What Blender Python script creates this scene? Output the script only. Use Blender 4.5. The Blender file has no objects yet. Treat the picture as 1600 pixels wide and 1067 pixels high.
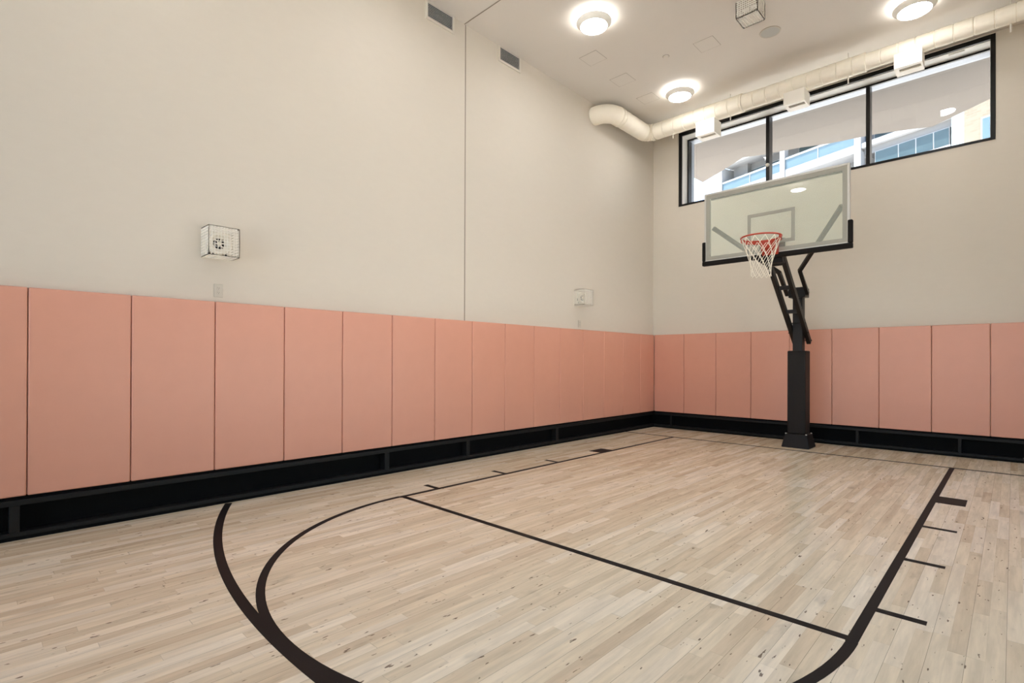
import bpy, bmesh, math, random
from mathutils import Vector, Matrix
random.seed(7)
S = bpy.context.scene
COL = S.collection
PI = math.pi

# ------------------------------------------------------------------ camera
cam_d = bpy.data.cameras.new('camera')
cam = bpy.data.objects.new('camera', cam_d)
COL.objects.link(cam)
FW = Vector((-0.6929475495, 0.7209824189, 0.0028364010))
RT = Vector((0.7209877902, 0.6929389988, 0.0034857406))
UP = Vector((-0.0005477048, -0.0044604459, 0.9999899022))
m = Matrix.Identity(4)
for i in range(3):
    m[i][0], m[i][1], m[i][2] = RT[i], UP[i], -FW[i]
m.translation = Vector((5.1022, -9.3459, 1.2899))
cam.matrix_world = m
cam_d.sensor_width = 36.0
cam_d.lens = 814.494 / 1600.0 * 36.0
cam_d.shift_x = -0.000145
cam_d.shift_y = (561.313 - 533.5) / 1600.0
cam_d.clip_start = 0.05
cam_d.clip_end = 400
S.camera = cam

# ------------------------------------------------------------------ world, sun, exposure
W = bpy.data.worlds.new('sky')
S.world = W
W.use_nodes = True
wn = W.node_tree
wn.nodes.clear()
sky = wn.nodes.new('ShaderNodeTexSky')
sky.sky_type = 'NISHITA'
sky.sun_disc = False
sky.sun_elevation = math.radians(66)
sky.sun_rotation = math.radians(270)
sky.air_density = 1.0
sky.dust_density = 2.0
bg = wn.nodes.new('ShaderNodeBackground')
bg.inputs['Strength'].default_value = 0.42
wo = wn.nodes.new('ShaderNodeOutputWorld')
wn.links.new(sky.outputs['Color'], bg.inputs['Color'])
wn.links.new(bg.outputs['Background'], wo.inputs['Surface'])

sun_d = bpy.data.lights.new('sun', 'SUN')
sun_d.energy = 11.0
sun_d.angle = math.radians(0.6)
sun_d.color = (1.0, 0.96, 0.9)
sun = bpy.data.objects.new('sun', sun_d)
COL.objects.link(sun)
sun.location = (0, -20, 30)
sun.rotation_euler = Vector((0.35, 0.10, -0.93)).to_track_quat('-Z', 'Y').to_euler()

LAMP = 26.0        # diffuser radiance of each ceiling light
GLOW = 22.0         # back glow of each ceiling light

S.view_settings.view_transform = 'Standard'
S.view_settings.look = 'None'
S.view_settings.exposure = 1.08
S.view_settings.gamma = 1.0
S.view_settings.use_curve_mapping = False
S.cycles.use_denoising = True
S.cycles.max_bounces = 10
S.cycles.diffuse_bounces = 6
S.cycles.glossy_bounces = 4
S.cycles.transparent_max_bounces = 12
S.cycles.caustics_reflective = False
S.cycles.caustics_refractive = False
S.cycles.sample_clamp_indirect = 6.0

# ------------------------------------------------------------------ helpers
def srgb(r, g, b):
    f = lambda c: c / 12.92 if c <= 0.04045 else ((c + 0.055) / 1.055) ** 2.4
    return (f(r / 255), f(g / 255), f(b / 255), 1.0)

def mat(name, color, rough=0.5, metal=0.0, spec=0.5, noise=0.0, nscale=40.0, bump=0.0, bscale=200.0, stretch=(1, 1, 1)):
    M = bpy.data.materials.new(name)
    M.use_nodes = True
    nt = M.node_tree
    b = nt.nodes['Principled BSDF']
    b.inputs['Base Color'].default_value = color
    b.inputs['Roughness'].default_value = rough
    b.inputs['Metallic'].default_value = metal
    b.inputs['Specular IOR Level'].default_value = spec
    tc = nt.nodes.new('ShaderNodeTexCoord')
    mp = nt.nodes.new('ShaderNodeMapping')
    mp.inputs['Scale'].default_value = stretch
    nt.links.new(tc.outputs['Object'], mp.inputs['Vector'])
    n = nt.nodes.new('ShaderNodeTexNoise')
    n.inputs['Scale'].default_value = nscale
    n.inputs['Detail'].default_value = 3
    nt.links.new(mp.outputs['Vector'], n.inputs['Vector'])
    r = nt.nodes.new('ShaderNodeMapRange')
    r.inputs['To Min'].default_value = 1 - noise
    r.inputs['To Max'].default_value = 1 + noise
    nt.links.new(n.outputs['Fac'], r.inputs['Value'])
    mx = nt.nodes.new('ShaderNodeMix')
    mx.data_type = 'RGBA'
    mx.blend_type = 'MULTIPLY'
    mx.inputs['Factor'].default_value = 1.0
    mx.inputs['A'].default_value = color
    nt.links.new(r.outputs['Result'], mx.inputs['B'])
    nt.links.new(mx.outputs['Result'], b.inputs['Base Color'])
    if bump:
        n2 = nt.nodes.new('ShaderNodeTexNoise')
        n2.inputs['Scale'].default_value = bscale
        nt.links.new(mp.outputs['Vector'], n2.inputs['Vector'])
        bp = nt.nodes.new('ShaderNodeBump')
        bp.inputs['Strength'].default_value = bump
        bp.inputs['Distance'].default_value = 0.002
        nt.links.new(n2.outputs['Fac'], bp.inputs['Height'])
        nt.links.new(bp.outputs['Normal'], b.inputs['Normal'])
    return M

def emit(name, color, strength):
    M = bpy.data.materials.new(name)
    M.use_nodes = True
    nt = M.node_tree
    nt.nodes.clear()
    e = nt.nodes.new('ShaderNodeEmission')
    e.inputs['Color'].default_value = color
    e.inputs['Strength'].default_value = strength
    o = nt.nodes.new('ShaderNodeOutputMaterial')
    nt.links.new(e.outputs[0], o.inputs['Surface'])
    return M

def glass(name, tint, ior=1.45, haze=0.0, hazecol=(1, 1, 1, 1)):
    M = bpy.data.materials.new(name)
    M.use_nodes = True
    nt = M.node_tree
    nt.nodes.clear()
    t = nt.nodes.new('ShaderNodeBsdfTransparent')
    t.inputs['Color'].default_value = tint
    g = nt.nodes.new('ShaderNodeBsdfGlossy')
    g.inputs['Roughness'].default_value = 0.01
    f = nt.nodes.new('ShaderNodeFresnel')
    f.inputs['IOR'].default_value = ior
    mx = nt.nodes.new('ShaderNodeMixShader')
    nt.links.new(f.outputs[0], mx.inputs[0])
    src = t
    if haze:
        d = nt.nodes.new('ShaderNodeBsdfDiffuse')
        d.inputs['Color'].default_value = hazecol
        m2 = nt.nodes.new('ShaderNodeMixShader')
        m2.inputs[0].default_value = haze
        nt.links.new(t.outputs[0], m2.inputs[1])
        nt.links.new(d.outputs[0], m2.inputs[2])
        src = m2
    nt.links.new(src.outputs[0], mx.inputs[1])
    nt.links.new(g.outputs[0], mx.inputs[2])
    o = nt.nodes.new('ShaderNodeOutputMaterial')
    nt.links.new(mx.outputs[0], o.inputs['Surface'])
    return M

class MB:
    def __init__(self): self.v = []; self.f = []
    def add(self, vs, fs):
        k = len(self.v)
        self.v += [tuple(a) for a in vs]
        self.f += [tuple(i + k for i in q) for q in fs]
        return self
    def box(self, x0, x1, y0, y1, z0, z1):
        vs = [(x, y, z) for z in (z0, z1) for y in (y0, y1) for x in (x0, x1)]
        return self.add(vs, [(0, 2, 3, 1), (4, 5, 7, 6), (0, 1, 5, 4), (2, 6, 7, 3), (0, 4, 6, 2), (1, 3, 7, 5)])
    def frustum(self, c, w0, d0, w1, d1, z0, z1):
        vs = []
        for z, w, d in ((z0, w0, d0), (z1, w1, d1)):
            vs += [(c[0] + sx * w / 2, c[1] + sy * d / 2, z) for sx, sy in ((-1, -1), (1, -1), (1, 1), (-1, 1))]
        return self.add(vs, [(3, 2, 1, 0), (4, 5, 6, 7), (0, 1, 5, 4), (1, 2, 6, 5), (2, 3, 7, 6), (3, 0, 4, 7)])
    def prism(self, poly, z0, z1):
        n = len(poly)
        vs = [(x, y, z0) for x, y in poly] + [(x, y, z1) for x, y in poly]
        return self.add(vs, [tuple(range(n))[::-1], tuple(range(n, 2 * n))] + [(i, (i + 1) % n, n + (i + 1) % n, n + i) for i in range(n)])
    def sweep(self, pts, prof, up=(0, 0, 1), closed=False):
        # prof: list of 2D offsets (side, up)
        pts = [Vector(p) for p in pts]
        n, k = len(pts), len(prof)
        vs = []
        up0 = Vector(up)
        for i, p in enumerate(pts):
            a = pts[i - 1] if (i > 0 or closed) else p
            b = pts[(i + 1) % n] if (i < n - 1 or closed) else p
            d1 = (p - a); d2 = (b - p)
            d1 = d1.normalized() if d1.length > 1e-9 else d2.normalized()
            d2 = d2.normalized() if d2.length > 1e-9 else d1
            t = (d1 + d2).normalized()
            s = t.cross(up0)
            if s.length < 1e-4: s = t.cross(Vector((0, 1, 0)))
            s.normalize()
            u = s.cross(t).normalized()
            mit = 1.0 / max(0.5, math.sqrt(max(0.25, (1 + d1.dot(d2)) / 2)))
            # stretch along the in-bend direction only
            bend = (d2 - d1)
            for (x, y) in prof:
                o = s * x + u * y
                if bend.length > 1e-4:
                    bd = bend.normalized()
                    c = o.dot(bd)
                    o = o + bd * c * (mit - 1)
                vs.append(p + o)
        fs = []
        m_ = n if closed else n - 1
        for i in range(m_):
            for j in range(k):
                a = i * k + j; b = i * k + (j + 1) % k
                c = ((i + 1) % n) * k + (j + 1) % k; d = ((i + 1) % n) * k + j
                fs.append((a, b, c, d))
        if not closed:
            fs.append(tuple(range(k))[::-1])
            fs.append(tuple((n - 1) * k + j for j in range(k)))
        return self.add(vs, fs)
    def tube(self, pts, r, n=10, closed=False, up=(0, 0, 1)):
        return self.sweep(pts, [(r * math.cos(2 * PI * j / n), r * math.sin(2 * PI * j / n)) for j in range(n)], up, closed)
    def bar(self, pts, w, h, up=(0, 0, 1)):
        return self.sweep(pts, [(-w / 2, -h / 2), (w / 2, -h / 2), (w / 2, h / 2), (-w / 2, h / 2)], up)
    def lathe(self, prof, c=(0, 0, 0), axis='z', n=40, close=False):
        # prof: list of (r, h) along the axis
        vs = []
        for r, h in prof:
            for j in range(n):
                a = 2 * PI * j / n
                x, y = r * math.cos(a), r * math.sin(a)
                if axis == 'z': q = (x, y, h)
                elif axis == 'x': q = (h, x, y)
                else: q = (y, h, x)
                vs.append((c[0] + q[0], c[1] + q[1], c[2] + q[2]))
        fs = []
        k = len(prof)
        for i in range(k if close else k - 1):
            i2 = (i + 1) % k
            for j in range(n):
                fs.append((i * n + j, i * n + (j + 1) % n, i2 * n + (j + 1) % n, i2 * n + j))
        return self.add(vs, fs)
    def disc(self, r, z, c=(0, 0), n=40):
        return self.add([(c[0] + r * math.cos(2 * PI * j / n), c[1] + r * math.sin(2 * PI * j / n), z) for j in range(n)], [tuple(range(n))])
    def build(self, name, M, parent=None, bevel=0.0, smooth=False, seg=2):
        me = bpy.data.meshes.new(name)
        me.from_pydata(self.v, [], self.f)
        bm = bmesh.new(); bm.from_mesh(me)
        bmesh.ops.recalc_face_normals(bm, faces=bm.faces)
        bm.to_mesh(me); bm.free()
        me.materials.append(M)
        o = bpy.data.objects.new(name, me)
        COL.objects.link(o)
        if parent is not None: o.parent = parent
        if bevel:
            b = o.modifiers.new('bevel', 'BEVEL')
            b.width = bevel; b.segments = seg; b.limit_method = 'ANGLE'; b.angle_limit = math.radians(40)
        if smooth:
            for p in me.polygons: p.use_smooth = True
            try: me.set_sharp_from_angle(angle=math.radians(35))
            except Exception: pass
        elif bevel:
            for p in me.polygons: p.use_smooth = True
            try: me.set_sharp_from_angle(angle=math.radians(35))
            except Exception: pass
        return o

def tag(o, label, cat, group=None, kind=None):
    o['label'] = label; o['category'] = cat
    if group: o['group'] = group
    if kind: o['kind'] = kind
    return o

def thing(name, label, cat, loc=(0, 0, 0), rz=0.0, group=None):
    o = bpy.data.objects.new(name, None)
    COL.objects.link(o)
    o.empty_display_size = 0.1
    o.location = loc; o.rotation_euler = (0, 0, rz)
    return tag(o, label, cat, group)

def struct(o, label=None):
    o['kind'] = 'structure'
    if label: o['label'] = label
    return o

def dup(root, loc, rz=0.0, label=None):
    r = root.copy(); COL.objects.link(r)
    r.location = loc; r.rotation_euler = (0, 0, rz)
    if label: r['label'] = label
    for ch in list(root.children):
        c = ch.copy(); COL.objects.link(c); c.parent = r
        for g in list(ch.children):
            e = g.copy(); COL.objects.link(e); e.parent = c
    return r

# ------------------------------------------------------------------ materials
M_wall = mat('wall_paint', srgb(208, 200, 187), 0.85, noise=0.018, nscale=9, bump=0.12, bscale=260, stretch=(1, 1, 2.5))
M_ceil = mat('ceiling_paint', srgb(215, 209, 201), 0.9, noise=0.012, nscale=6)
M_pad = mat('pink_vinyl', srgb(211, 153, 132), 0.40, spec=0.5, noise=0.03, nscale=7, bump=0.08, bscale=420)
M_black = mat('black_paint', srgb(26, 25, 24), 0.5, spec=0.2, noise=0.15, nscale=12)
M_kick = mat('black_rubber', srgb(10, 10, 10), 0.7, spec=0.1, noise=0.2, nscale=14)
M_frame = mat('window_black', srgb(17, 16, 15), 0.3, spec=0.3, noise=0.1)
M_white = mat('white_enamel', srgb(236, 231, 220), 0.5, noise=0.01)
M_reveal = mat('white_reveal', srgb(238, 236, 230), 0.6, noise=0.01)
M_duct = mat('duct_canvas', srgb(240, 233, 217), 0.75, noise=0.035, nscale=14, bump=0.3, bscale=60)
M_alum = mat('pale_aluminium', srgb(196, 194, 188), 0.38, metal=0.35, noise=0.02)
M_silver = mat('silver_print', srgb(158, 157, 147), 0.6, spec=0.2)
M_line = mat('court_paint', srgb(25, 19, 17), 0.6, spec=0.18, noise=0.1, nscale=25)
M_pole = mat('pole_black', srgb(24, 20, 17), 0.45, spec=0.3, noise=0.1, nscale=20)
M_polepad = mat('pole_pad_vinyl', srgb(25, 20, 17), 0.55, spec=0.25, noise=0.1, nscale=14, bump=0.1, bscale=300)
M_rub = mat('board_edge_foam', srgb(20, 16, 13), 0.7, spec=0.2, noise=0.1)
M_rim = mat('rim_orange', srgb(172, 52, 30), 0.4, noise=0.05)
M_net = mat('net_cord', srgb(232, 226, 210), 0.8, noise=0.04)
M_wire = mat('wire_white', srgb(240, 236, 226), 0.5)
M_horn = mat('horn_plastic', srgb(232, 226, 212), 0.5)
M_dark = mat('dark_void', srgb(20, 20, 22), 0.6)
M_vent = mat('vent_frame', srgb(212, 206, 194), 0.5)
M_det = mat('detector_beige', srgb(178, 168, 150), 0.5)
M_slat = mat('vent_slat', srgb(190, 190, 186), 0.45)
M_out = mat('grey_plate', srgb(196, 190, 178), 0.6, spec=0.25)
M_grille = mat('speaker_grille', srgb(178, 178, 172), 0.6, noise=0.05, nscale=300)
M_seam = mat('seam_shadow_line', srgb(140, 130, 116), 0.8)
M_lens = emit('lamp_lens', (1.0, 1.01, 1.03, 1), LAMP)
M_glow = emit('lamp_back_glow', (1.0, 0.99, 0.96, 1), GLOW)
M_lampring = mat('lamp_ring', srgb(244, 242, 234), 0.5)
M_winglass = glass('window_glass', (0.97, 0.985, 0.99, 1))
M_boardglass = glass('board_glass', (0.97, 0.995, 0.97, 1), 1.45, 0.22, srgb(246, 252, 240))
M_facade = mat('white_render', srgb(108, 109, 110), 0.8, noise=0.02, nscale=1)
M_slab = mat('white_slab', srgb(140, 142, 144), 0.7, noise=0.02, nscale=1)
M_balu = mat('blue_balustrade', srgb(84, 104, 114), 0.3, spec=0.3, noise=0.12, nscale=1.2, stretch=(1, 1, 2))
M_teal = mat('teal_glazing', srgb(58, 74, 78), 0.2, spec=0.35, noise=0.25, nscale=0.9, stretch=(1, 1, 3))
M_pale = mat('pale_green_panel', srgb(140, 151, 151), 0.7, noise=0.02, nscale=1)
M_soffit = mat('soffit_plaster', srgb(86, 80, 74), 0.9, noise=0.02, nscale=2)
M_ground = mat('pale_paving', srgb(222, 218, 210), 0.9, noise=0.05, nscale=0.6)
M_exthead = mat('sky_tinted_grey_panel', srgb(122, 128, 136), 0.5, noise=0.01)  # grey panel with the blue of the sky light put into its colour

def brick_mat():
    M = bpy.data.materials.new('cream_brick')
    M.use_nodes = True
    nt = M.node_tree
    b = nt.nodes['Principled BSDF']
    b.inputs['Roughness'].default_value = 0.85
    tc = nt.nodes.new('ShaderNodeTexCoord')
    mp = nt.nodes.new('ShaderNodeMapping')
    mp.inputs['Rotation'].default_value = (PI / 2, 0, 0)
    br = nt.nodes.new('ShaderNodeTexBrick')
    br.inputs['Color1'].default_value = srgb(122, 113, 98)
    br.inputs['Color2'].default_value = srgb(112, 102, 87)
    br.inputs['Mortar'].default_value = srgb(120, 112, 98)
    br.inputs['Scale'].default_value = 1.0
    br.inputs['Brick Width'].default_value = 0.4
    br.inputs['Row Height'].default_value = 0.16
    br.inputs['Mortar Size'].default_value = 0.02
    nt.links.new(tc.outputs['Object'], mp.inputs['Vector'])
    nt.links.new(mp.outputs['Vector'], br.inputs['Vector'])
    nt.links.new(br.outputs['Color'], b.inputs['Base Color'])
    return M
M_brick = brick_mat()

def floor_mat():
    M = bpy.data.materials.new('maple_strip_floor')
    M.use_nodes = True
    nt = M.node_tree
    N = nt.nodes; L = nt.links
    b = N['Principled BSDF']
    tc = N.new('ShaderNodeTexCoord')
    sx = N.new('ShaderNodeSeparateXYZ')
    L.new(tc.outputs['Object'], sx.inputs[0])
    def math_(op, a, b_=None, c=None):
        n = N.new('ShaderNodeMath'); n.operation = op
        for i, q in enumerate((a, b_, c)):
            if q is None: continue
            if isinstance(q, (int, float)): n.inputs[i].default_value = q
            else: L.new(q, n.inputs[i])
        return n.outputs[0]
    X, Y = sx.outputs['X'], sx.outputs['Y']
    ws = 0.0635
    xs = math_('DIVIDE', X, ws)
    ix = math_('FLOOR', xs)
    wn1 = N.new('ShaderNodeTexWhiteNoise'); wn1.noise_dimensions = '1D'
    L.new(ix, wn1.inputs['W'])
    ys = math_('ADD', math_('DIVIDE', Y, 0.78), math_('MULTIPLY', wn1.outputs['Value'], 9.0))
    # irregular strip lengths
    wob = math_('MULTIPLY', math_('SINE', math_('MULTIPLY', ys, 2.3)), 0.28)
    ysw = math_('ADD', ys, wob)
    iy = math_('FLOOR', ysw)
    cv = N.new('ShaderNodeCombineXYZ')
    L.new(ix, cv.inputs[0]); L.new(iy, cv.inputs[1])
    wn2 = N.new('ShaderNodeTexWhiteNoise'); wn2.noise_dimensions = '3D'
    L.new(cv.outputs[0], wn2.inputs['Vector'])
    # grain, stretched along the strip and shifted per strip
    off = math_('MULTIPLY', wn2.outputs['Value'], 37.0)
    gv = N.new('ShaderNodeCombineXYZ')
    L.new(math_('ADD', math_('MULTIPLY', X, 26.0), off), gv.inputs[0])
    L.new(math_('MULTIPLY', Y, 2.2), gv.inputs[1])
    L.new(off, gv.inputs[2])
    g = N.new('ShaderNodeTexNoise'); g.inputs['Scale'].default_value = 1.0
    g.inputs['Detail'].default_value = 5; g.inputs['Roughness'].default_value = 0.6
    L.new(gv.outputs[0], g.inputs['Vector'])
    # cloudy mineral stain, big
    sv = N.new('ShaderNodeCombineXYZ')
    L.new(math_('ADD', math_('MULTIPLY', X, 9.0), off), sv.inputs[0])
    L.new(math_('MULTIPLY', Y, 4.0), sv.inputs[1]); L.new(off, sv.inputs[2])
    st = N.new('ShaderNodeTexNoise'); st.inputs['Scale'].default_value = 1.0; st.inputs['Detail'].default_value = 3
    L.new(sv.outputs[0], st.inputs['Vector'])
    # small dark flecks and knots
    kv = N.new('ShaderNodeCombineXYZ')
    L.new(math_('ADD', math_('MULTIPLY', X, 52.0), off), kv.inputs[0])
    L.new(math_('MULTIPLY', Y, 13.5), kv.inputs[1]); L.new(off, kv.inputs[2])
    kn = N.new('ShaderNodeTexNoise'); kn.inputs['Scale'].default_value = 1.0; kn.inputs['Detail'].default_value = 2
    L.new(kv.outputs[0], kn.inputs['Vector'])
    ramp = N.new('ShaderNodeValToRGB')
    cr = ramp.color_ramp
    cr.elements[0].position = 0.0; cr.elements[0].color = srgb(210, 190, 161)
    cr.elements[1].position = 1.0; cr.elements[1].color = srgb(238, 226, 203)
    e = cr.elements.new(0.22); e.color = srgb(220, 203, 174)
    e = cr.elements.new(0.5); e.color = srgb(227, 211, 182)
    e = cr.elements.new(0.8); e.color = srgb(232, 218, 193)
    L.new(wn2.outputs['Value'], ramp.inputs[0])
    def mul(colsock, fac):
        n = N.new('ShaderNodeMix'); n.data_type = 'RGBA'; n.blend_type = 'MULTIPLY'
        n.inputs['Factor'].default_value = 1
        L.new(colsock, n.inputs['A']); L.new(fac, n.inputs['B'])
        return n.outputs['Result']
    def rng(v, a, b_, c, d):
        n = N.new('ShaderNodeMapRange'); n.interpolation_type = 'SMOOTHSTEP'
        n.inputs['From Min'].default_value = a; n.inputs['From Max'].default_value = b_
        n.inputs['To Min'].default_value = c; n.inputs['To Max'].default_value = d
        L.new(v, n.inputs['Value']); return n.outputs['Result']
    c = ramp.outputs['Color']
    c = mul(c, rng(g.outputs['Fac'], 0.25, 0.75, 0.86, 1.10))
    c = mul(c, rng(st.outputs['Fac'], 0.60, 0.80, 1.0, 0.76))
    # knots colour mix
    kf = rng(kn.outputs['Fac'], 0.69, 0.735, 0.0, 0.85)
    kx = N.new('ShaderNodeMix'); kx.data_type = 'RGBA'
    L.new(kf, kx.inputs['Factor']); L.new(c, kx.inputs['A']); kx.inputs['B'].default_value = srgb(96, 74, 58)
    c = kx.outputs['Result']
    # joints: a clear line at every second strip (board edge), faint ones between and at strip ends
    bx = math_('FRACT', math_('DIVIDE', X, ws * 2))
    bl = math_('LESS_THAN', bx, 0.0130)
    sl = math_('LESS_THAN', math_('FRACT', xs), 0.014)
    el = math_('LESS_THAN', math_('FRACT', ysw), 0.0028)
    tot = math_('MINIMUM', math_('ADD', math_('ADD', math_('MULTIPLY', bl, 0.5), math_('MULTIPLY', sl, 0.12)), math_('MULTIPLY', el, 0.22)), 0.6)
    c = mul(c, math_('SUBTRACT', 1.0, tot))
    L.new(c, b.inputs['Base Color'])
    b.inputs['Specular IOR Level'].default_value = 0.5
    L.new(rng(g.outputs['Fac'], 0.2, 0.8, 0.20, 0.27), b.inputs['Roughness'])
    return M
M_floor = floor_mat()

# ------------------------------------------------------------------ room shell
WX, WY, CZ = -0.055, 0.055, 5.672        # wall faces, ceiling height
PT, PB = 1.807, 0.311                    # wall pad top and bottom
XR, YR = 6.7, -12.6                      # right and rear walls (behind the camera)
OX0, OX1, OZ0, OZ1 = 0.485, 4.929, 4.252, 5.650   # window opening

floor = struct(MB().box(-0.3, XR + 0.2, YR - 0.2, 0.3, -0.2, 0.0).build('floor', M_floor), 'pale maple strip floor of the court')
struct(MB().box(-0.3, XR + 0.2, YR - 0.2, 0.57, CZ, CZ + 0.25).build('ceiling', M_ceil), 'plain off-white ceiling')
w = MB().box(-0.3, WX, YR - 0.2, 0.3, PB, CZ).box(-0.3, -0.14, YR - 0.2, 0.3, 0, PB)
struct(w.build('wall_left', M_wall), 'tall cream wall on the left')
w = MB()
w.box(-0.3, OX0, WY, 0.57, PB, CZ).box(OX1, XR + 0.2, WY, 0.57, PB, CZ)
w.box(OX0, OX1, WY, 0.57, PB, OZ0).box(OX0, OX1, WY, 0.57, OZ1, CZ)
w.box(-0.3, XR + 0.2, 0.14, 0.57, 0, PB)
struct(w.build('wall_back', M_wall), 'cream end wall with the high window')
QY0, QY1, QZ0, QZ1 = -8.0, -1.0, 0.2, 2.0      # opening for the added side window
w = MB().box(XR, XR + 0.2, YR, 0.3, 0, QZ0).box(XR, XR + 0.2, YR, 0.3, QZ1, CZ)
w.box(XR, XR + 0.2, YR, QY0, QZ0, QZ1).box(XR, XR + 0.2, QY1, 0.3, QZ0, QZ1)
struct(w.build('wall_right', M_wall), 'cream wall on the right')
VX0, VX1, VZ0, VZ1 = 0.3, 6.6, 0.1, 4.9      # opening for the added rear window
w = MB().box(-0.3, XR + 0.2, YR - 0.2, YR, 0, VZ0).box(-0.3, XR + 0.2, YR - 0.2, YR, VZ1, CZ)
w.box(-0.3, VX0, YR - 0.2, YR, VZ0, VZ1).box(VX1, XR + 0.2, YR - 0.2, YR, VZ0, VZ1)
struct(w.build('wall_rear', M_wall), 'cream wall behind the camera')
# building joint across wall and ceiling
struct(MB().box(WX - 0.002, WX + 0.0015, -4.886, -4.872, PT, CZ).build('trim_1', M_seam), 'thin vertical joint line in the left wall')
struct(MB().box(WX, XR, -4.906, -4.893, CZ - 0.0015, CZ + 0.002).build('trim_2', M_seam), 'thin joint line across the ceiling')

# black recessed base under the pads
def base_strip(name, along, a0, a1, stiles, label):
    # along 'y': left wall (front faces +x);  along 'x': back wall (front faces -y)
    def bx(mb, d0, d1, s0, s1, z0, z1):      # d = depth behind the pad face
        if along == 'y': mb.box(-d1, -d0, s0, s1, z0, z1)
        else: mb.box(s0, s1, d0, d1, z0, z1)
    o = MB()
    bx(o, 0.10, 0.138, a0, a1, 0.0, PB - 0.001)
    bx(o, 0.02, 0.10, a0, a1, PB - 0.022, PB - 0.001)
    root = struct(o.build(name, M_kick), label)
    r = MB(); bx(r, 0.004, 0.099, a0, a1, 0.245, 0.287); r.build('top_rail', M_black, root, bevel=0.003)
    r = MB(); bx(r, 0.0, 0.099, a0, a1, 0.026, 0.056); r.build('bottom_rail', M_black, root, bevel=0.003)
    r = MB(); bx(r, 0.004, 0.099, a0, a1, 0.0, 0.026); r.build('toe_kick', M_kick, root)
    for s0, s1 in stiles:
        r = MB(); bx(r, 0.004, 0.098, s0, s1, 0.056, 0.245); r.build('upright', M_black, root, bevel=0.002)
    return root
base_strip('baseboard_left', 'y', YR, 0.138, [(-9.15, -9.093), (-6.097, -6.039), (-4.88, -4.825), (-3.043, -2.985)], 'black recessed base frame along the left wall')
MB().box(-0.10, -0.0005, 0.10, 0.1385, 0.0, PB - 0.001).build('corner_filler', M_kick, bpy.data.objects['baseboard_left'])
base_strip('baseboard_back', 'x', 0.0, XR, [(0.34, 0.372), (3.375, 3.41), (4.56, 4.595)], 'black recessed base frame along the end wall')

# ------------------------------------------------------------------ court markings (painted, part of the floor)
HX, HY = 2.753, -2.27
LZ0, LZ1 = 0.0002, 0.0011
def arc_strip(cx, cy, r0, r1, a0, a1, n):
    poly = [(cx + r1 * math.cos(a0 + (a1 - a0) * i / n), cy + r1 * math.sin(a0 + (a1 - a0) * i / n)) for i in range(n + 1)]
    inn = [(cx + r0 * math.cos(a0 + (a1 - a0) * i / n), cy + r0 * math.sin(a0 + (a1 - a0) * i / n)) for i in range(n + 1)]
    mb = MB()
    for i in range(n):
        mb.prism([inn[i], poly[i], poly[i + 1], inn[i + 1]], LZ0, LZ1)
    return mb
FTY0, FTY1 = -6.522, -6.472
R3 = 6.215
aL = math.acos((2.753 - 0.002) / R3)
arc_strip(HX, -2.178, R3 - 0.057, R3, PI + aL, 2 * PI - aL, 96).build('three_point_line', M_line, floor)
LZ1 += 0.0002
arc_strip(2.745, -6.521, 1.799, 1.847, PI, 2 * PI, 72).build('free_throw_circle', M_line, floor)
LZ1 += 0.0002
MB().box(0.0, XR, -1.055, -1.005, LZ0, LZ1).build('baseline', M_line, floor)
MB().box(0.908, 0.957, FTY0 - 0.01, -1.055, LZ0, LZ1).build('lane_line', M_line, floor)
MB().box(4.541, 4.590, FTY0 - 0.01, -1.055, LZ0, LZ1).build('lane_line', M_line, floor)
LZ1 += 0.0002
MB().box(0.93, 4.560, FTY0, FTY1, LZ0, LZ1).build('free_throw_line', M_line, floor)
for yb in (-4.15, -5.10, -6.07):
    MB().box(0.716, 0.916, yb - 0.026, yb + 0.026, LZ0, LZ1).build('lane_tick', M_line, floor)
    MB().box(4.590, 4.796, yb - 0.026, yb + 0.026, LZ0, LZ1).build('lane_tick', M_line, floor)
MB().box(0.716, 0.916, -3.185, -2.88, LZ0, LZ1).build('lane_block', M_line, floor)
MB().box(4.590, 4.796, -3.185, -2.88, LZ0, LZ1).build('lane_block', M_line, floor)

# ------------------------------------------------------------------ wall pads
def pad_mesh(w):
    return MB().box(0.002, w - 0.002, 0.0, 0.0535, PB, PT)
ORD = ['first', 'second', 'third', 'fourth', 'fifth', 'sixth', 'seventh', 'eighth', 'ninth', 'tenth', 'eleventh', 'twelfth', 'thirteenth', 'fourteenth', 'fifteenth', 'sixteenth', 'seventeenth']
GP_L, GP_B = 'pink pads along the left wall', 'pink pads along the end wall'
proto = pad_mesh(0.61).build('wall_pad', M_pad, bevel=0.010, seg=3)
tag(proto, '', 'wall pad', GP_L)
k = 0
# narrow one in the corner, left wall
c = pad_mesh(0.5175).build('wall_pad', M_pad, bevel=0.010, seg=3)
tag(c, 'narrow pink wall pad on the left wall, in the corner', 'wall pad', GP_L)
c.rotation_euler = (0, 0, PI / 2); c.location = (0, -0.5176, 0)
NL = 15
for i in range(NL):
    y = -9.0576 + 0.61 * (NL - 1 - i) - 0.61
    o = proto if i == 0 else proto.copy()
    if i: COL.objects.link(o)
    o.rotation_euler = (0, 0, PI / 2); o.location = (0, y, 0)
    extra = {NL - 1: 'pink wall pad cut by the left edge of the photo', NL - 2: 'large pink wall pad second from the left edge of the photo'}
    o['label'] = extra.get(i, 'pink wall pad on the left wall, %s from the corner' % ORD[i + 1])
c = pad_mesh(0.6155).build('wall_pad', M_pad, bevel=0.010, seg=3)
tag(c, 'pink wall pad on the end wall, right at the corner', 'wall pad', GP_B)
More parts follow.
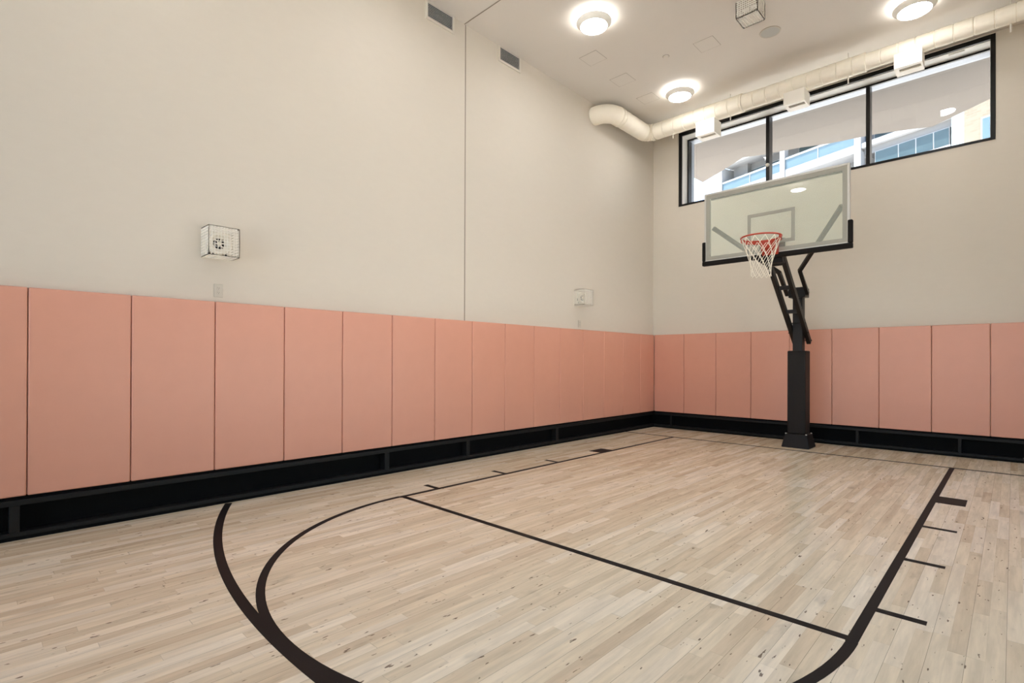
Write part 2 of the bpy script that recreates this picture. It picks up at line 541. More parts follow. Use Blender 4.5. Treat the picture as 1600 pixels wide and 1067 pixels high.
bl = ['pink wall pad on the end wall, second from the corner', 'pink wall pad on the end wall, third from the corner',
      'pink wall pad on the end wall just left of the black pole', 'pink wall pad on the end wall partly behind the black pole',
      'pink wall pad on the end wall, second to the right of the pole', 'pink wall pad on the end wall, third to the right of the pole',
      'pink wall pad on the end wall, fourth to the right of the pole', 'pink wall pad on the end wall at the right edge of the photo']
for i, lab in enumerate(bl):
    o = proto.copy(); COL.objects.link(o)
    o.rotation_euler = (0, 0, 0); o.location = (0.6155 + 0.61 * i, 0, 0)
    o['label'] = lab; o['group'] = GP_B

# ------------------------------------------------------------------ high window
win = MB()
fl = 0.056
def ring(mb, x0, x1, z0, z1, wl, wr, wb, wt, y0, y1):
    mb.box(x0, x0 + wl, y0, y1, z0, z1).box(x1 - wr, x1, y0, y1, z0, z1)
    mb.box(x0 + wl, x1 - wr, y0, y1, z0, z0 + wb).box(x0 + wl, x1 - wr, y0, y1, z1 - wt, z1)
ring(win, OX0 - 0.004, OX1 + 0.004, OZ0 - 0.004, OZ1 + 0.004, 0.062, 0.050, 0.034, 0.064, WY - 0.012, WY + 0.02)
wroot = struct(win.build('window_1', M_frame, bevel=0.002), 'wide black framed window high on the end wall')
IX0, IX1, IZ0, IZ1 = OX0 + 0.058, OX1 - 0.05, OZ0 + 0.03, OZ1 - 0.068
r = MB(); ring(r, OX0, OX1, OZ0, OZ1, IX0 - OX0 - 0.0, OX1 - IX1, IZ0 - OZ0, OZ1 - IZ1, WY + 0.02, 0.285)
r.build('window_reveal', M_reveal, wroot)
f = MB()
ring(f, IX0 - 0.02, IX1 + 0.02, IZ0 - 0.02, IZ1 + 0.02, 0.045, 0.026, 0.045, 0.048, 0.285, 0.33)
f.box(IX0 - 0.02, IX0 + 0.012, 0.33, 0.45, IZ0, IZ1).box(IX1 - 0.004, IX1 + 0.02, 0.33, 0.45, IZ0, IZ1)
f.build('window_frame', M_frame, wroot, bevel=0.003)
for x0, x1 in ((1.981, 2.039), (3.450, 3.503)):
    MB().box(x0, x1, 0.285, 0.45, IZ0, IZ1).build('mullion', M_frame, wroot, bevel=0.003)
MB().box(IX0, IX1, 0.452, 0.568, IZ1 - 0.001, OZ1 - 0.002).box(IX0, IX1, 0.33, 0.452, IZ1 - 0.001, IZ1 + 0.02).build('window_head', M_exthead, wroot)
MB().box(OX0 + 0.002, IX0 + 0.008, 0.452, 0.568, OZ0, OZ1).box(IX1 + 0.002, OX1 - 0.002, 0.452, 0.568, OZ0, OZ1).build('window_jamb', M_exthead, wroot)
xs = [IX0 + 0.012, 1.981, 2.039, 3.450, 3.503, IX1 - 0.004]
for i in range(3):
    MB().box(xs[2 * i], xs[2 * i + 1], 0.372, 0.374, IZ0, IZ1).build('window_pane', M_winglass, wroot)
# small latch cover on the first mullion
MB().lathe([(0.001, 0.255), (0.028, 0.262), (0.034, 0.285)], (2.01, 0, 4.72), 'y', 20).build('latch_cover', M_vent, wroot, smooth=True)
MB().box(4.45, 4.62, 0.10, 0.13, IZ1 - 0.006, IZ1 + 0.0).build('head_vent', M_out, wroot)

# side window added in the right wall for daylight, out of the photo's frame
f = MB()
for i in range(7):
    yy = QY0 + (QY1 - QY0) * i / 6
    f.box(XR + 0.05, XR + 0.12, max(QY0, yy - 0.03), min(QY1, yy + 0.03), QZ0, QZ1)
f.box(XR + 0.05, XR + 0.12, QY0, QY1, QZ0, QZ0 + 0.05).box(XR + 0.05, XR + 0.12, QY0, QY1, QZ1 - 0.05, QZ1)
w2 = struct(f.build('window_added_side', M_frame), 'black framed side window added in the right wall for daylight')
MB().box(XR + 0.08, XR + 0.085, QY0, QY1, QZ0, QZ1).build('window_pane', M_winglass, w2)

f = MB()  # unseen rear window, added to bring daylight onto the end wall and floor
for i in range(6):
    xx = VX0 + (VX1 - VX0) * i / 5
    f.box(max(VX0, xx - 0.03), min(VX1, xx + 0.03), YR - 0.12, YR - 0.05, VZ0, VZ1)
f.box(VX0, VX1, YR - 0.12, YR - 0.05, VZ0, VZ0 + 0.05).box(VX0, VX1, YR - 0.12, YR - 0.05, VZ1 - 0.05, VZ1)
w3 = struct(f.build('window_added_rear', M_frame), 'black framed window added in the wall behind the camera for daylight')
MB().box(VX0, VX1, YR - 0.085, YR - 0.08, VZ0, VZ1).build('window_pane', M_winglass, w3)

# ------------------------------------------------------------------ outside
struct(MB().box(-80, 80, -80, 120, -0.5, -0.3).build('ground', M_ground), 'pale paving outside')
sof = [(-0.326, 0.572), (-0.328, 2.426), (-0.315, 2.922), (0.329, 2.478), (0.968, 2.004), (1.38, 2.158), (1.923, 2.25), (2.484, 2.451),
       (3.196, 2.56), (3.726, 2.761), (4.022, 2.895), (4.433, 2.568), (4.85, 2.233), (6.9, 0.6), (6.9, 0.572)]
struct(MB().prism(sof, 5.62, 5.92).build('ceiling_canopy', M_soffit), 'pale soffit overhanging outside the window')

bld = thing('apartment_building', 'white apartment block with blue glass balconies seen through the window', 'building', (-5.689, 37.98, -0.3), math.radians(-19.417))
Z = 0.3
MB().box(-10.8, 9.07, 1.7, 9, 0, 27).build('wall', M_facade, bld)
MB().box(-11.0, -10.2, -0.1, 1.7, 0, 20.4).build('side_wall', M_slab, bld)
MB().box(-9.9, -8.3, 1.2, 1.7, 17.6 + Z, 20.2 + Z).build('wall_panel', M_facade, bld)
for z in (14.1, 20.15, 23.2):
    MB().box(-10.2, 8.3, -0.05, 1.7, z + Z, z + 0.5 + Z).build('balcony_slab', M_slab, bld)
MB().box(-10.2, -3.55, -0.05, 1.7, 17.1 + Z, 17.65 + Z).build('balcony_slab', M_slab, bld)
MB().box(-3.55, 2.72, -0.05, 1.7, 17.15 + Z, 17.67 + Z).build('balcony_slab', M_slab, bld)
MB().box(2.72, 8.38, -0.05, 1.7, 17.35 + Z, 17.72 + Z).build('balcony_slab', M_slab, bld)
def balustrade(x0, x1, zb, zt):
    g = MB().box(x0, x1, 0.0, 0.03, zb + Z, zt - 0.1 + Z).build('balustrade', M_balu, bld)
    MB().box(x0, x1, -0.05, 0.08, zt - 0.1 + Z, zt + 0.06 + Z).build('handrail', M_slab, g)
    MB().box(x0, x1, -0.04, 0.06, zb - 0.02 + Z, zb + 0.1 + Z).build('bottom_rail', M_slab, g)
    n = max(1, round((x1 - x0) / 3.2))
    for i in range(1, n):
        xx = x0 + (x1 - x0) * i / n
        MB().box(xx - 0.03, xx + 0.03, -0.03, 0.0, zb + 0.1 + Z, zt - 0.1 + Z).build('post', M_slab, g)
balustrade(-10.2, -3.98, 17.65, 18.62)
balustrade(-3.54, 2.24, 17.67, 18.72)
balustrade(2.75, 8.3, 14.6, 15.55)
for x0, x1, z0, z1 in ((-3.98, -3.54, 0, 20.2), (2.24, 2.72, 0, 20.2)):
    MB().box(x0, x1, -0.12, 0.4, z0 + Z, z1 + Z).build('column', M_slab, bld)
for x0, x1, z0, z1, y in ((-8.3, -5.4, 17.7, 19.55, 1.68), (-5.3, -4.1, 17.7, 19.55, 1.68), (-3.4, 2.1, 17.8, 19.9, 1.68), (2.75, 8.2, 17.8, 19.9, 1.68),
                          (3.57, 5.05, 14.7, 16.82, 0.25), (5.13, 6.14, 14.7, 16.82, 0.25), (6.22, 7.19, 14.7, 16.82, 0.25), (7.27, 8.1, 14.7, 16.82, 0.25)):
    fr = MB().box(x0 - 0.04, x1 + 0.04, y - 0.02, y + 0.1, z0 - 0.05 + Z, z1 + 0.05 + Z).build('window', M_slab, bld)
    MB().box(x0, x1, y - 0.04, y - 0.02, z0 + Z, z1 + Z).build('pane', M_teal, fr)
MB().box(2.75, 8.38, 0.3, 1.7, 16.85 + Z, 17.35 + Z).build('lintel', M_facade, bld)
MB().box(8.38, 9.07, -0.1, 1.7, 0, 24).build('end_panel', M_pale, bld)

bk = thing('brick_building', 'cream brick building with one window at the right of the view', 'building', (-5.689, 37.98, -0.3), math.radians(-19.417))
MB().box(9.09, 24, -0.2, 8, 0, 24).build('brick_wall', M_brick, bk)
fr = MB().box(9.98, 11.2, -0.24, -0.18, 15.0 + Z, 16.6 + Z).build('window', M_slab, bk)
MB().box(10.06, 11.12, -0.26, -0.24, 15.1 + Z, 16.5 + Z).build('pane', M_balu, fr)

# ------------------------------------------------------------------ ceiling lights
def lamp():
    t = thing('ceiling_light', '', 'ceiling light', (0, 0, CZ), 0, 'round ceiling lights')
    MB().lathe([(0.001, 0), (0.13, 0), (0.13, -0.052), (0.001, -0.052)], n=40).build('mounting_plate', M_lampring, t, smooth=True)
    MB().lathe([(0.150, -0.058), (0.218, -0.058), (0.2235, -0.064), (0.222, -0.072), (0.210, -0.086), (0.180, -0.118), (0.172, -0.122), (0.167, -0.116), (0.150, -0.09)], n=56, close=True).build('housing', M_lampring, t, smooth=True)
    MB().lathe([(0.001, -0.123), (0.10, -0.1225), (0.150, -0.120), (0.166, -0.116), (0.16, -0.10), (0.001, -0.10)], n=48).build('diffuser', M_lens, t, smooth=True)
    MB().lathe([(0.134, -0.052), (0.185, -0.056), (0.185, -0.0575), (0.134, -0.0575)], n=48, close=True).build('back_glow', M_glow, t)
    return t
L0 = lamp()
lamps = [((1.245, -3.85), 'round ceiling light nearest the wall vents, upper middle of the photo'),
         ((1.222, -1.425), 'round ceiling light near the bend of the white duct'),
         ((4.236, -1.410), 'round ceiling light at the top edge of the photo, above the window'),
         ((4.236, -3.85), 'round ceiling light over the right side of the key'),
         ((1.245, -6.28), 'round ceiling light over the left end of the free throw line'),
         ((4.236, -6.28), 'round ceiling light over the right end of the free throw line'),
         ((1.245, -8.70), 'round ceiling light behind the three point line by the left wall'),
         ((4.236, -8.70), 'round ceiling light above the camera')]
for i, ((x, y), lab) in enumerate(lamps):
    if i == 0: L0.location = (x, y, CZ); L0['label'] = lab
    else: dup(L0, (x, y, CZ), 0, lab)

# ------------------------------------------------------------------ ceiling access panels, sprinkler, speaker, caged detector
def access(x0, x1, y0, y1, label):
    cx, cy = (x0 + x1) / 2, (y0 + y1) / 2
    a, b = (x1 - x0) / 2, (y1 - y0) / 2
    t = thing('access_panel', label, 'access panel', (cx, cy, CZ), 0, 'square ceiling access panels')
    g = MB()
    e = 0.004
    g.box(-a, a, -b, -b + e, -0.0015, 0).box(-a, a, b - e, b, -0.0015, 0).box(-a, -a + e, -b + e, b - e, -0.0015, 0).box(a - e, a, -b + e, b - e, -0.0015, 0)
    g.build('gap_trim', M_seam, t)
    MB().box(-a + e, a - e, -b + e, b - e, -0.0025, 0).build('panel', M_ceil, t)
access(0.569, 0.859, -3.254, -2.97, 'square ceiling hatch nearest the first round light')
access(1.910, 2.186, -2.446, -2.165, 'square ceiling hatch beside the caged detector')
access(0.563, 0.859, -2.455, -2.172, 'faint ceiling hatch between the first hatch and the duct elbow')
access(0.565, 0.855, -1.665, -1.39, 'ceiling hatch left of the light by the duct bend')
t = thing('sprinkler_cover', 'small round sprinkler cover on the ceiling between the hatches', 'sprinkler', (1.502, -2.432, CZ))
MB().lathe([(0.001, -0.012), (0.036, -0.011), (0.040, -0.006), (0.040, 0)], n=24).build('cover_plate', M_ceil, t, smooth=True)
MB().lathe([(0.041, -0.002), (0.047, -0.002), (0.047, 0), (0.041, 0)], n=24, close=True).build('gap_ring', M_seam, t)
t = thing('ceiling_speaker', 'round grey speaker grille in the ceiling beside the caged detector', 'speaker', (2.770, -1.995, CZ))
MB().lathe([(0.001, -0.008), (0.112, -0.006), (0.112, 0)], n=40).build('grille', M_grille, t, smooth=True)
MB().lathe([(0.112, -0.008), (0.126, -0.007), (0.128, 0), (0.112, 0)], n=40, close=True).build('rim', M_out, t, smooth=True)

def wire_box(x0, x1, y0, y1, z0, z1, open_face, step, r):
    """welded mesh cage: wires on five faces, open_face in '-x','+z' is left open"""
    mb = MB()
    def grid(n, a, b): return [a + (b - a) * i / n for i in range(n + 1)]
    nx, ny, nz = (max(2, round((b - a) / step)) for a, b in ((x0, x1), (y0, y1), (z0, z1)))
    gx, gy, gz = grid(nx, x0, x1), grid(ny, y0, y1), grid(nz, z0, z1)
    def wx(y, z): mb.box(x0, x1, y - r, y + r, z - r, z + r)
    def wy(x, z): mb.box(x - r, x + r, y0, y1, z - r, z + r)
    def wz(x, y): mb.box(x - r, x + r, y - r, y + r, z0, z1)
    for y in (y0, y1):
        for x in gx: wz(x, y)
        for z in gz: wx(y, z)
    if open_face == '-x':
        for y in gy: wz(x1, y)
        for z in gz: wy(x1, z)
        for z in (z0, z1):
            for x in gx: wy(x, z)
            for y in gy: wx(y, z)
    else:
        for x in (x0, x1):
            for y in gy: wz(x, y)
            for z in gz: wy(x, z)
        for x in gx: wy(x, z0)
        for y in gy: wx(y, z0)
    return mb
t = thing('caged_detector', 'ceiling detector box inside a white wire guard at the top edge', 'detector', (2.785, -2.755, CZ))
MB().box(-0.112, 0.085, -0.10, 0.06, -0.075, 0).build('detector_box', M_det, t, bevel=0.006)
MB().lathe([(0.001, -0.094), (0.03, -0.09), (0.038, -0.075)], (-0.045, -0.02, 0), n=20).lathe([(0.001, -0.094), (0.03, -0.09), (0.038, -0.075)], (0.045, -0.02, 0), n=20).build('sensor_head', M_white, t, smooth=True)
wire_box(-0.125, 0.125, -0.125, 0.125, -0.20, -0.002, '+z', 0.025, 0.0036).build('wire_guard', M_wire, t)

# ------------------------------------------------------------------ air duct
DY, DZ = -0.726, 5.46
duct = thing('air_duct', 'white round air duct bending round the corner under the ceiling', 'duct', (0.2435, DY, DZ))
O = Vector((0.2435, DY, DZ))
def ring_pipe(path, r, nseg=28, ribs=True, rib=0.004, every=0.115):
    """round pipe along a path (list of Vectors) with slightly raised seam rings"""
    mb = MB()
    # resample with rib profile
    pts, rad = [], []
    acc = 0.0
    for i in range(len(path) - 1):
        a, b = path[i], path[i + 1]
        L = (b - a).length
        n = max(1, int(L / 0.0075))
        for j in range(n):
            q = a.lerp(b, j / n); pts.append(q); rad.append(acc + L * j / n)
        acc += L
    pts.append(path[-1]); rad.append(acc)
    vs = []
    for i, p in enumerate(pts):
        a = pts[max(0, i - 1)]; b = pts[min(len(pts) - 1, i + 1)]
        tdir = (b - a).normalized()
        s = tdir.cross(Vector((0, 0, 1))).normalized(); u = s.cross(tdir)
        ph = (rad[i] % every) / every
        rr = r - ((rib + 0.006) if (ribs and ph * every < 0.011) else 0.0) + 0.0012 * math.sin(rad[i] * 31)
        for j in range(nseg):
            an = 2 * PI * j / nseg
            vs.append(p + s * rr * math.cos(an) + u * rr * math.sin(an) - O)
    fs = []
    for i in range(len(pts) - 1):
        for j in range(nseg):
            fs.append((i * nseg + j, i * nseg + (j + 1) % nseg, (i + 1) * nseg + (j + 1) % nseg, (i + 1) * nseg + j))
    mb.add(vs, fs)
    return mb
def arcpath(c, rad, a0, a1, n=14):
    return [Vector((c[0] + rad * math.cos(a0 + (a1 - a0) * i / n), c[1] + rad * math.sin(a0 + (a1 - a0) * i / n), DZ)) for i in range(n + 1)]
RE = 0.2635
elbow = [Vector((WX + 0.002, -1.985, DZ))] + arcpath((0.2435 - RE, -1.985 + RE), RE, -PI / 2, 0, 12)
ring_pipe(elbow, 0.150, ribs=False).build('wall_elbow', M_duct, duct, smooth=True)
y1 = elbow[-1].y
MB().lathe([(0.150, 0), (0.158, 0), (0.158, 0.012), (0.150, 0.012)], tuple(Vector((0.2435, y1 - 0.005, DZ)) - O), 'y', 36, True).lathe(
    [(0.150, 0), (0.157, 0), (0.157, 0.01), (0.150, 0.01)], tuple(Vector((0.2435, y1 + 0.08, DZ)) - O), 'y', 36, True).build('joint_band', M_duct, duct, smooth=True)
RB = 0.17
ring_pipe([Vector((0.2435, y1, DZ)), Vector((0.2435, DY - RB, DZ))], 0.147, ribs=False).build('side_pipe', M_duct, duct, smooth=True)
bend = arcpath((0.2435 + RB, DY - RB), RB, PI, PI / 2, 12)
ring_pipe(bend, 0.146, every=0.04, rib=0.005).build('corner_bend', M_duct, duct, smooth=True)
xb = bend[-1].x
ring_pipe([Vector((xb, DY, DZ)), Vector((1.96, DY, DZ))], 0.140, rib=0.002, every=0.19).build('large_pipe', M_duct, duct, smooth=True)
ring_pipe([Vector((1.945, DY, DZ)), Vector((3.62, DY, DZ))], 0.125, rib=0.002, every=0.19).build('middle_pipe', M_duct, duct, smooth=True)
ring_pipe([Vector((3.605, DY, DZ)), Vector((XR, DY, DZ))], 0.108, rib=0.002, every=0.19).build('small_pipe', M_duct, duct, smooth=True)
for xx, ra, rb in ((1.95, 0.143, 0.12), (3.612, 0.129, 0.104)):
    MB().lathe([(rb, -0.012), (ra, -0.012), (ra, 0.012), (rb, 0.02)], tuple(Vector((xx, DY, DZ)) - O), 'x', 36, True).build('joint_band', M_duct, duct, smooth=True)
for xx in (0.756, 1.760, 3.412, 5.080):
    q = Vector((xx, DY, 0)) - Vector((O.x, O.y, 0))
    MB().tube([(q.x, q.y, CZ - DZ), (q.x, q.y, -0.10)], 0.005, 8).tube([(q.x, q.y, -0.10), (q.x, q.y, -0.215)], 0.009, 8).build('hanger_rod', M_vent, duct)

# outlet boxes under the duct
for (x0, x1, z0, z1, lab) in ((1.226, 1.543, 5.090, 5.325, 'white air outlet box under the duct at the left end of the window'),
                              (2.598, 2.885, 5.150, 5.340, 'white air outlet box under the duct at the middle of the window'),
                              (3.957, 4.252, 5.182, 5.372, 'white air outlet box under the duct near the right end of the window')):
    cx = (x0 + x1) / 2; a = (x1 - x0) / 2; h = z1 - z0
    t = thing('air_outlet', lab, 'air outlet', (cx, -0.71, z0), 0, 'air outlet boxes along the duct')
    c = MB()
    c.box(-a, a, -0.14, -0.12, 0, h).box(-a, a, 0.12, 0.14, 0, h).box(-a, -a + 0.02, -0.12, 0.12, 0, h).box(a - 0.02, a, -0.12, 0.12, 0, h)
    c.box(-a + 0.02, a - 0.02, -0.12, 0.12, h - 0.02, h)
    c.box(-a + 0.02, a - 0.02, -0.12, -0.075, 0, 0.01).box(-a + 0.02, a - 0.02, 0.005, 0.12, 0, 0.01).box(-a + 0.02, -a + 0.045, -0.075, 0.005, 0, 0.01)
    c.build('casing', M_white, t)
    MB().box(-a + 0.045, a - 0.02, -0.075, 0.005, 0.012, 0.016).box(-a + 0.045, a - 0.02, -0.037, -0.033, 0.002, 0.012).build('slot_grille', M_out, t)

# ------------------------------------------------------------------ wall vents
for y0, y1, zi1, lab in ((-5.525, -5.080, 5.657, 'white louvred wall vent left of the joint line, at the top edge'),
                         (-4.280, -3.835, 5.657, 'white louvred wall vent right of the joint line')):
    t = thing('wall_vent', lab, 'vent', (WX, (y0 + y1) / 2, 5.453), 0, 'louvred vents under the ceiling')
    a = (y1 - y0) / 2; H = CZ - 5.453; b0, b1 = 0.031, H - 0.014
    f = MB()
    f.box(0, 0.016, -a, -a + 0.03, 0, H).box(0, 0.016, a - 0.028, a, 0, H).box(0, 0.016, -a + 0.03, a - 0.028, 0, b0).box(0, 0.016, -a + 0.03, a - 0.028, b1, H)
    f.build('frame', M_vent, t, bevel=0.003)
    MB().box(0, 0.002, -a + 0.03, a - 0.028, b0, b1).build('duct_opening', M_dark, t)
    n = 9
    s = MB()
    for i in range(n):
        z = b0 + (b1 - b0) * (i + 0.5) / n
        s.box(0.010, 0.0155, -a + 0.03, a - 0.028, z - 0.0022, z + 0.0022)
    s.build('louvre', M_slat, t)

# ------------------------------------------------------------------ caged wall speakers and outlets
def wall_speaker(y0, z0, label):
    t = thing('wall_speaker', label, 'speaker', (WX, y0 + 0.1225, z0), 0, 'caged wall speakers')
    MB().box(0, 0.05, -0.105, 0.105, 0.02, 0.23).build('back_box', M_horn, t, bevel=0.006)
    MB().lathe([(0.098, 0.05), (0.100, 0.085), (0.092, 0.098), (0.078, 0.100), (0.052, 0.075), (0.046, 0.06), (0.046, 0.05)], (0, 0, 0.125), 'x', 36).build('horn', M_horn, t, smooth=True)
    MB().lathe([(0.001, 0.062), (0.047, 0.062)], (0, 0, 0.125), 'x', 24).build('throat', M_dark, t)
    g = MB().lathe([(0.001, 0.084), (0.016, 0.082), (0.018, 0.066)], (0, 0, 0.125), 'x', 20)
    for k_ in range(3):
        a = PI * k_ / 3 + 0.25
        d = Vector((0, math.cos(a), math.sin(a))) * 0.047
        g.bar([(0.074, -d.y, 0.125 - d.z), (0.074, d.y, 0.125 + d.z)], 0.006, 0.007, up=(1, 0, 0))
    g.build('phase_plug', M_horn, t, smooth=True)
    d = MB()
    for i in range(5):
        d.box(0.050, 0.0525, -0.092 + 0.036 * i, -0.066 + 0.036 * i, 0.026, 0.040)
        d.box(0.050, 0.0525, -0.092 + 0.036 * i, -0.066 + 0.036 * i, 0.046, 0.060)
    d.box(0.050, 0.0525, -0.104, -0.094, 0.07, 0.115)
    d.build('sound_slot', M_dark, t)
    wire_box(0.002, 0.205, -0.1225, 0.1225, 0.0, 0.25, '-x', 0.0245, 0.0021).build('wire_cage', M_wire, t)
wall_speaker(-7.937, 2.195, 'white horn speaker in a wire cage on the left wall, the nearer one')
wall_speaker(-2.530, 2.195, 'white horn speaker in a wire cage on the left wall near the corner')
def outlet(yc, zc, label):
    t = thing('wall_outlet', label, 'outlet', (WX, yc, zc), 0, 'wall outlets under the speakers')
    MB().box(0, 0.007, -0.037, 0.037, -0.058, 0.058).build('cover_plate', M_out, t, bevel=0.003)
    for z in (0.02, -0.02):
        s = MB().lathe([(0.001, 0.0085), (0.015, 0.0085), (0.0165, 0.007)], (0, 0, z), 'x', 20).build('socket', M_out, t, smooth=True)
        MB().box(0.0085, 0.009, -0.007, -0.005, z, z + 0.008).box(0.0085, 0.009, 0.005, 0.007, z, z + 0.008).box(0.0085, 0.009, -0.002, 0.002, z - 0.009, z - 0.005).build('slot', M_dark, s)
outlet(-7.80, 1.911, 'grey wall outlet under the nearer caged speaker')
outlet(-2.384, 1.902, 'grey wall outlet under the caged speaker near the corner')

# ------------------------------------------------------------------ basketball hoop
PX, PY = 2.753, -0.62
hoop = thing('basketball_hoop', 'black adjustable basketball hoop with glass backboard in front of the end wall', 'basketball hoop', (PX, PY, 0))
def L(x, y, z): return (x - PX, y - PY, z)
skirt = MB().frustum((0, 0), 0.385, 0.37, 0.30, 0.29, 0.0, 0.205).build('base_cover', M_polepad, hoop, bevel=0.012)
for sx in (-1, 1):
    for sy in (-1, 1):
        MB().lathe([(0.012, 0.2), (0.012, 0.212), (0.001, 0.214)], (sx * 0.138, sy * 0.133, 0), 'z', 12).build('bolt', M_alum, skirt, smooth=True)
MB().box(-0.125, 0.125, -0.125, 0.125, 0.207, 1.456).build('pole_pad', M_polepad, hoop, bevel=0.016, seg=3)
MB().box(-0.067, 0.067, -0.067, 0.067, 1.44, 2.40).build('pole', M_pole, hoop, bevel=0.006)
MB().box(-0.072, 0.072, -0.072, 0.072, 2.40, 2.415).build('pole_cap', M_pole, hoop, bevel=0.004)
MB().box(-0.115, 0.115, -0.11, 0.10, 2.26, 2.40).build('top_bracket', M_pole, hoop, bevel=0.005)
def P(t): return Vector((0, -1.70 + 1.22 * t, 2.70 - 1.08 * t))
A, B = P(-0.02), P(1.03)
for sx in (-1, 1):
    xx = PX + sx * 0.098
    MB().bar([L(xx, A.y, A.z), L(xx, B.y, B.z)], 0.056, 0.080).build('arm_rail', M_pole, hoop, bevel=0.004)
for t_ in (0.055, 0.33, 0.62):
    q = P(t_)
    MB().bar([L(PX - 0.08, q.y, q.z), L(PX + 0.08, q.y, q.z)], 0.05, 0.055).build('arm_rung', M_pole, hoop, bevel=0.004)
MB().tube([L(PX - 0.14, PY - 0.02, 1.73), L(PX + 0.14, PY - 0.02, 1.73)], 0.008, 10).build('pivot_pin', M_pole, hoop)
MB().tube([L(PX - 0.13, PY - 0.14, 1.87), L(PX + 0.135, PY - 0.14, 1.87)], 0.008, 10).build('pivot_pin', M_pole, hoop)
MB().tube([L(PX - 0.14, B.y - 0.02, B.z + 0.03), L(PX + 0.14, B.y - 0.02, B.z + 0.03)], 0.008, 10).build('pivot_pin', M_pole, hoop)
MB().tube([L(PX, -0.50, 1.66), L(PX, -0.62, 1.80)], 0.022, 12).build('actuator', M_pole, hoop)
for sx in (-1, 1):
    pts = [L(PX + sx * 0.815, -1.825, 3.24), L(PX + sx * 0.137, -1.085, 2.60), L(PX + sx * 0.137, -0.70, 2.305)]
    MB().bar(pts, 0.05, 0.05).build('brace', M_pole, hoop, bevel=0.004)

BY = -1.90                     # front face of the backboard
BX0, BX1, BZ0, BZ1 = 1.842, 3.662, 2.735, 3.730
board = MB().box(*(BX0 - PX + 0.012, BX1 - PX - 0.012, BY - PY, BY - PY + 0.012, BZ0 + 0.012, BZ1 - 0.012)).build('backboard', M_boardglass, hoop)
fr = MB()
def rect(mb, x0, x1, z0, z1, w_, y0, y1, wb=None):
    wb = w_ if wb is None else wb
    mb.box(x0 - PX, x0 + w_ - PX, y0 - PY, y1 - PY, z0, z1).box(x1 - w_ - PX, x1 - PX, y0 - PY, y1 - PY, z0, z1)
    mb.box(x0 + w_ - PX, x1 - w_ - PX, y0 - PY, y1 - PY, z0, z0 + wb).box(x0 + w_ - PX, x1 - w_ - PX, y0 - PY, y1 - PY, z1 - w_, z1)
rect(fr, BX0, BX1, BZ0, BZ1, 0.026, BY - 0.006, BY + 0.045)
fr.build('frame', M_alum, board, bevel=0.003)
b2 = MB(); rect(b2, BX0 + 0.026, BX1 - 0.026, BZ0 + 0.026, BZ1 - 0.026, 0.052, BY - 0.0012, BY - 0.0002); b2.build('border_print', M_silver, board)
b3 = MB(); rect(b3, BX0 + 0.03, BX1 - 0.03, BZ0 + 0.03, BZ1 - 0.03, 0.05, BY + 0.014, BY + 0.045); b3.build('back_frame', M_alum, board, bevel=0.003)
MB().box(BX0 + 0.085 - PX, BX1 - 0.085 - PX, BY + 0.014 - PY, BY + 0.05 - PY, BZ1 - 0.094, BZ1 - 0.080).build('frame_gasket', M_pole, board)
sq = MB(); rect(sq, 2.452, 3.052, 2.872, 3.312, 0.046, BY - 0.0012, BY - 0.0002); sq.build('target_square', M_silver, board)
pad = MB()
px0, px1 = BX0 - 0.030, BX1 + 0.030
pb = BZ0 - 0.052
pad.box(px0 - PX, px1 - PX, BY - 0.016 - PY, BY + 0.05 - PY, pb, BZ0 + 0.014)
pad.box(px0 - PX, BX0 + 0.022 - PX, BY - 0.016 - PY, BY + 0.05 - PY, BZ0 + 0.014, 3.030)
pad.box(BX1 - 0.022 - PX, px1 - PX, BY - 0.016 - PY, BY + 0.05 - PY, BZ0 + 0.014, 3.030)
pad.build('edge_padding', M_rub, board, bevel=0.012, seg=3)
mp_ = MB().box(-0.16, 0.16, BY + 0.05 - PY, BY + 0.09 - PY, 2.74, 2.94)
mp_.box(-0.12, 0.12, BY + 0.09 - PY, BY + 0.26 - PY, 2.63, 2.73)
mp_.build('mount_plate', M_pole, hoop, bevel=0.004)

RZ, RR = 2.895, 0.2375
rim = MB().tube([L(HX + RR * math.cos(2 * PI * i / 48), HY + RR * math.sin(2 * PI * i / 48), RZ) for i in range(48)], 0.0105, 10, closed=True).build('rim', M_rim, hoop, smooth=True)
br = MB()
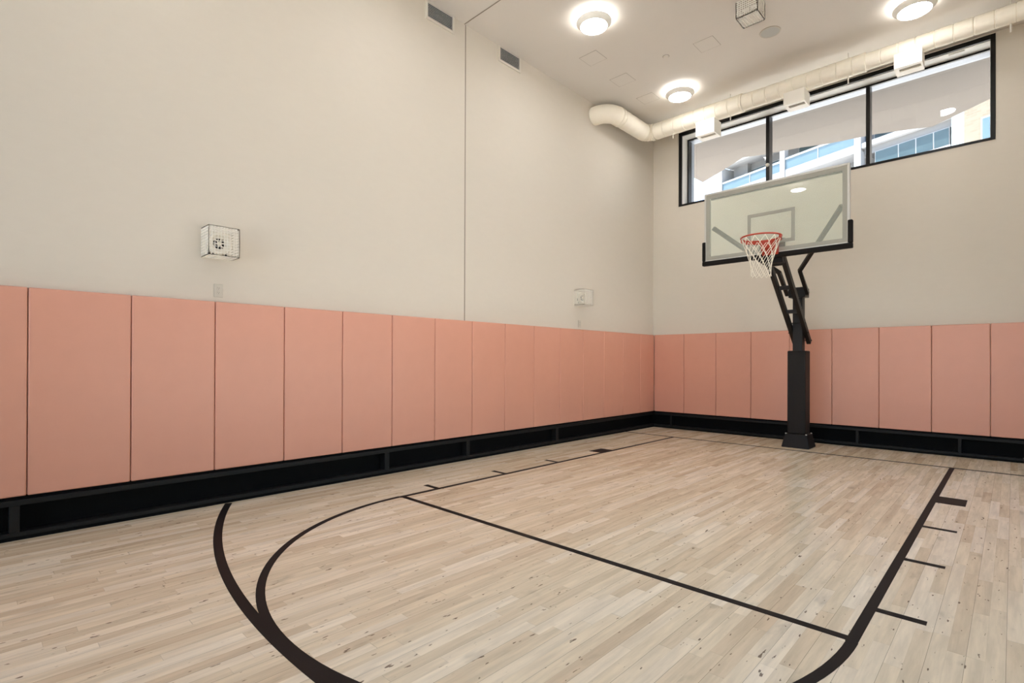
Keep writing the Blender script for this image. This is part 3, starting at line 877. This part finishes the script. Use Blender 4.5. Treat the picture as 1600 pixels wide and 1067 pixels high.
# curved gusset band below the far half of the ring
n = 24
for i in range(n):
    a0, a1 = math.radians(-12 + 204 * i / n), math.radians(-12 + 204 * (i + 1) / n)
    q = lambda a, r, z: L(HX + r * math.cos(a), HY + r * math.sin(a), z)
    h0 = 0.045; 
    br.add([q(a0, RR - 0.004, RZ - h0), q(a1, RR - 0.004, RZ - h0), q(a1, RR - 0.004, RZ), q(a0, RR - 0.004, RZ),
            q(a0, RR + 0.004, RZ - h0), q(a1, RR + 0.004, RZ - h0), q(a1, RR + 0.004, RZ), q(a0, RR + 0.004, RZ)],
           [(0, 1, 2, 3), (4, 7, 6, 5), (0, 4, 5, 1), (3, 2, 6, 7), (1, 5, 6, 2), (0, 3, 7, 4)])
br.build('ring_gusset', M_rim, rim)
hb = MB()
hb.add([L(HX - 0.105, BY - 0.002, 2.71), L(HX + 0.105, BY - 0.002, 2.71), L(HX + 0.105, BY - 0.002, RZ - 0.004), L(HX - 0.105, BY - 0.002, RZ - 0.004),
        L(HX - 0.085, BY - 0.13, 2.80), L(HX + 0.085, BY - 0.13, 2.80), L(HX + 0.085, BY - 0.15, RZ - 0.004), L(HX - 0.085, BY - 0.15, RZ - 0.004)],
       [(0, 1, 2, 3), (4, 7, 6, 5), (0, 4, 5, 1), (3, 2, 6, 7), (1, 5, 6, 2), (0, 3, 7, 4)])
hb.build('rim_bracket', M_rim, rim, bevel=0.006)
net = MB()
NS = 12
levels = [(0.232, 2.882), (0.205, 2.80), (0.176, 2.715), (0.150, 2.635), (0.130, 2.56), (0.120, 2.49), (0.118, 2.425), (0.121, 2.385)]
def node(k_, i):
    r_, z = levels[k_]
    a = 2 * PI * (i + (0.5 if k_ % 2 else 0.0)) / NS
    return L(HX + r_ * math.cos(a), HY + r_ * math.sin(a), z)
for k_ in range(len(levels) - 1):
    for i in range(NS):
        a = node(k_, i)
        for j in ((i, i - 1) if k_ % 2 == 0 else (i, i + 1)):
            net.tube([a, node(k_ + 1, j)], 0.0036, 5)
for k_ in (2, 4, 6):
    for i in range(NS):
        c_ = Vector(node(k_, i)); net.lathe([(0.001, -0.006), (0.0055, -0.003), (0.0055, 0.003), (0.001, 0.006)], tuple(c_), 'z', 6)
net.build('net', M_net, rim, smooth=True)
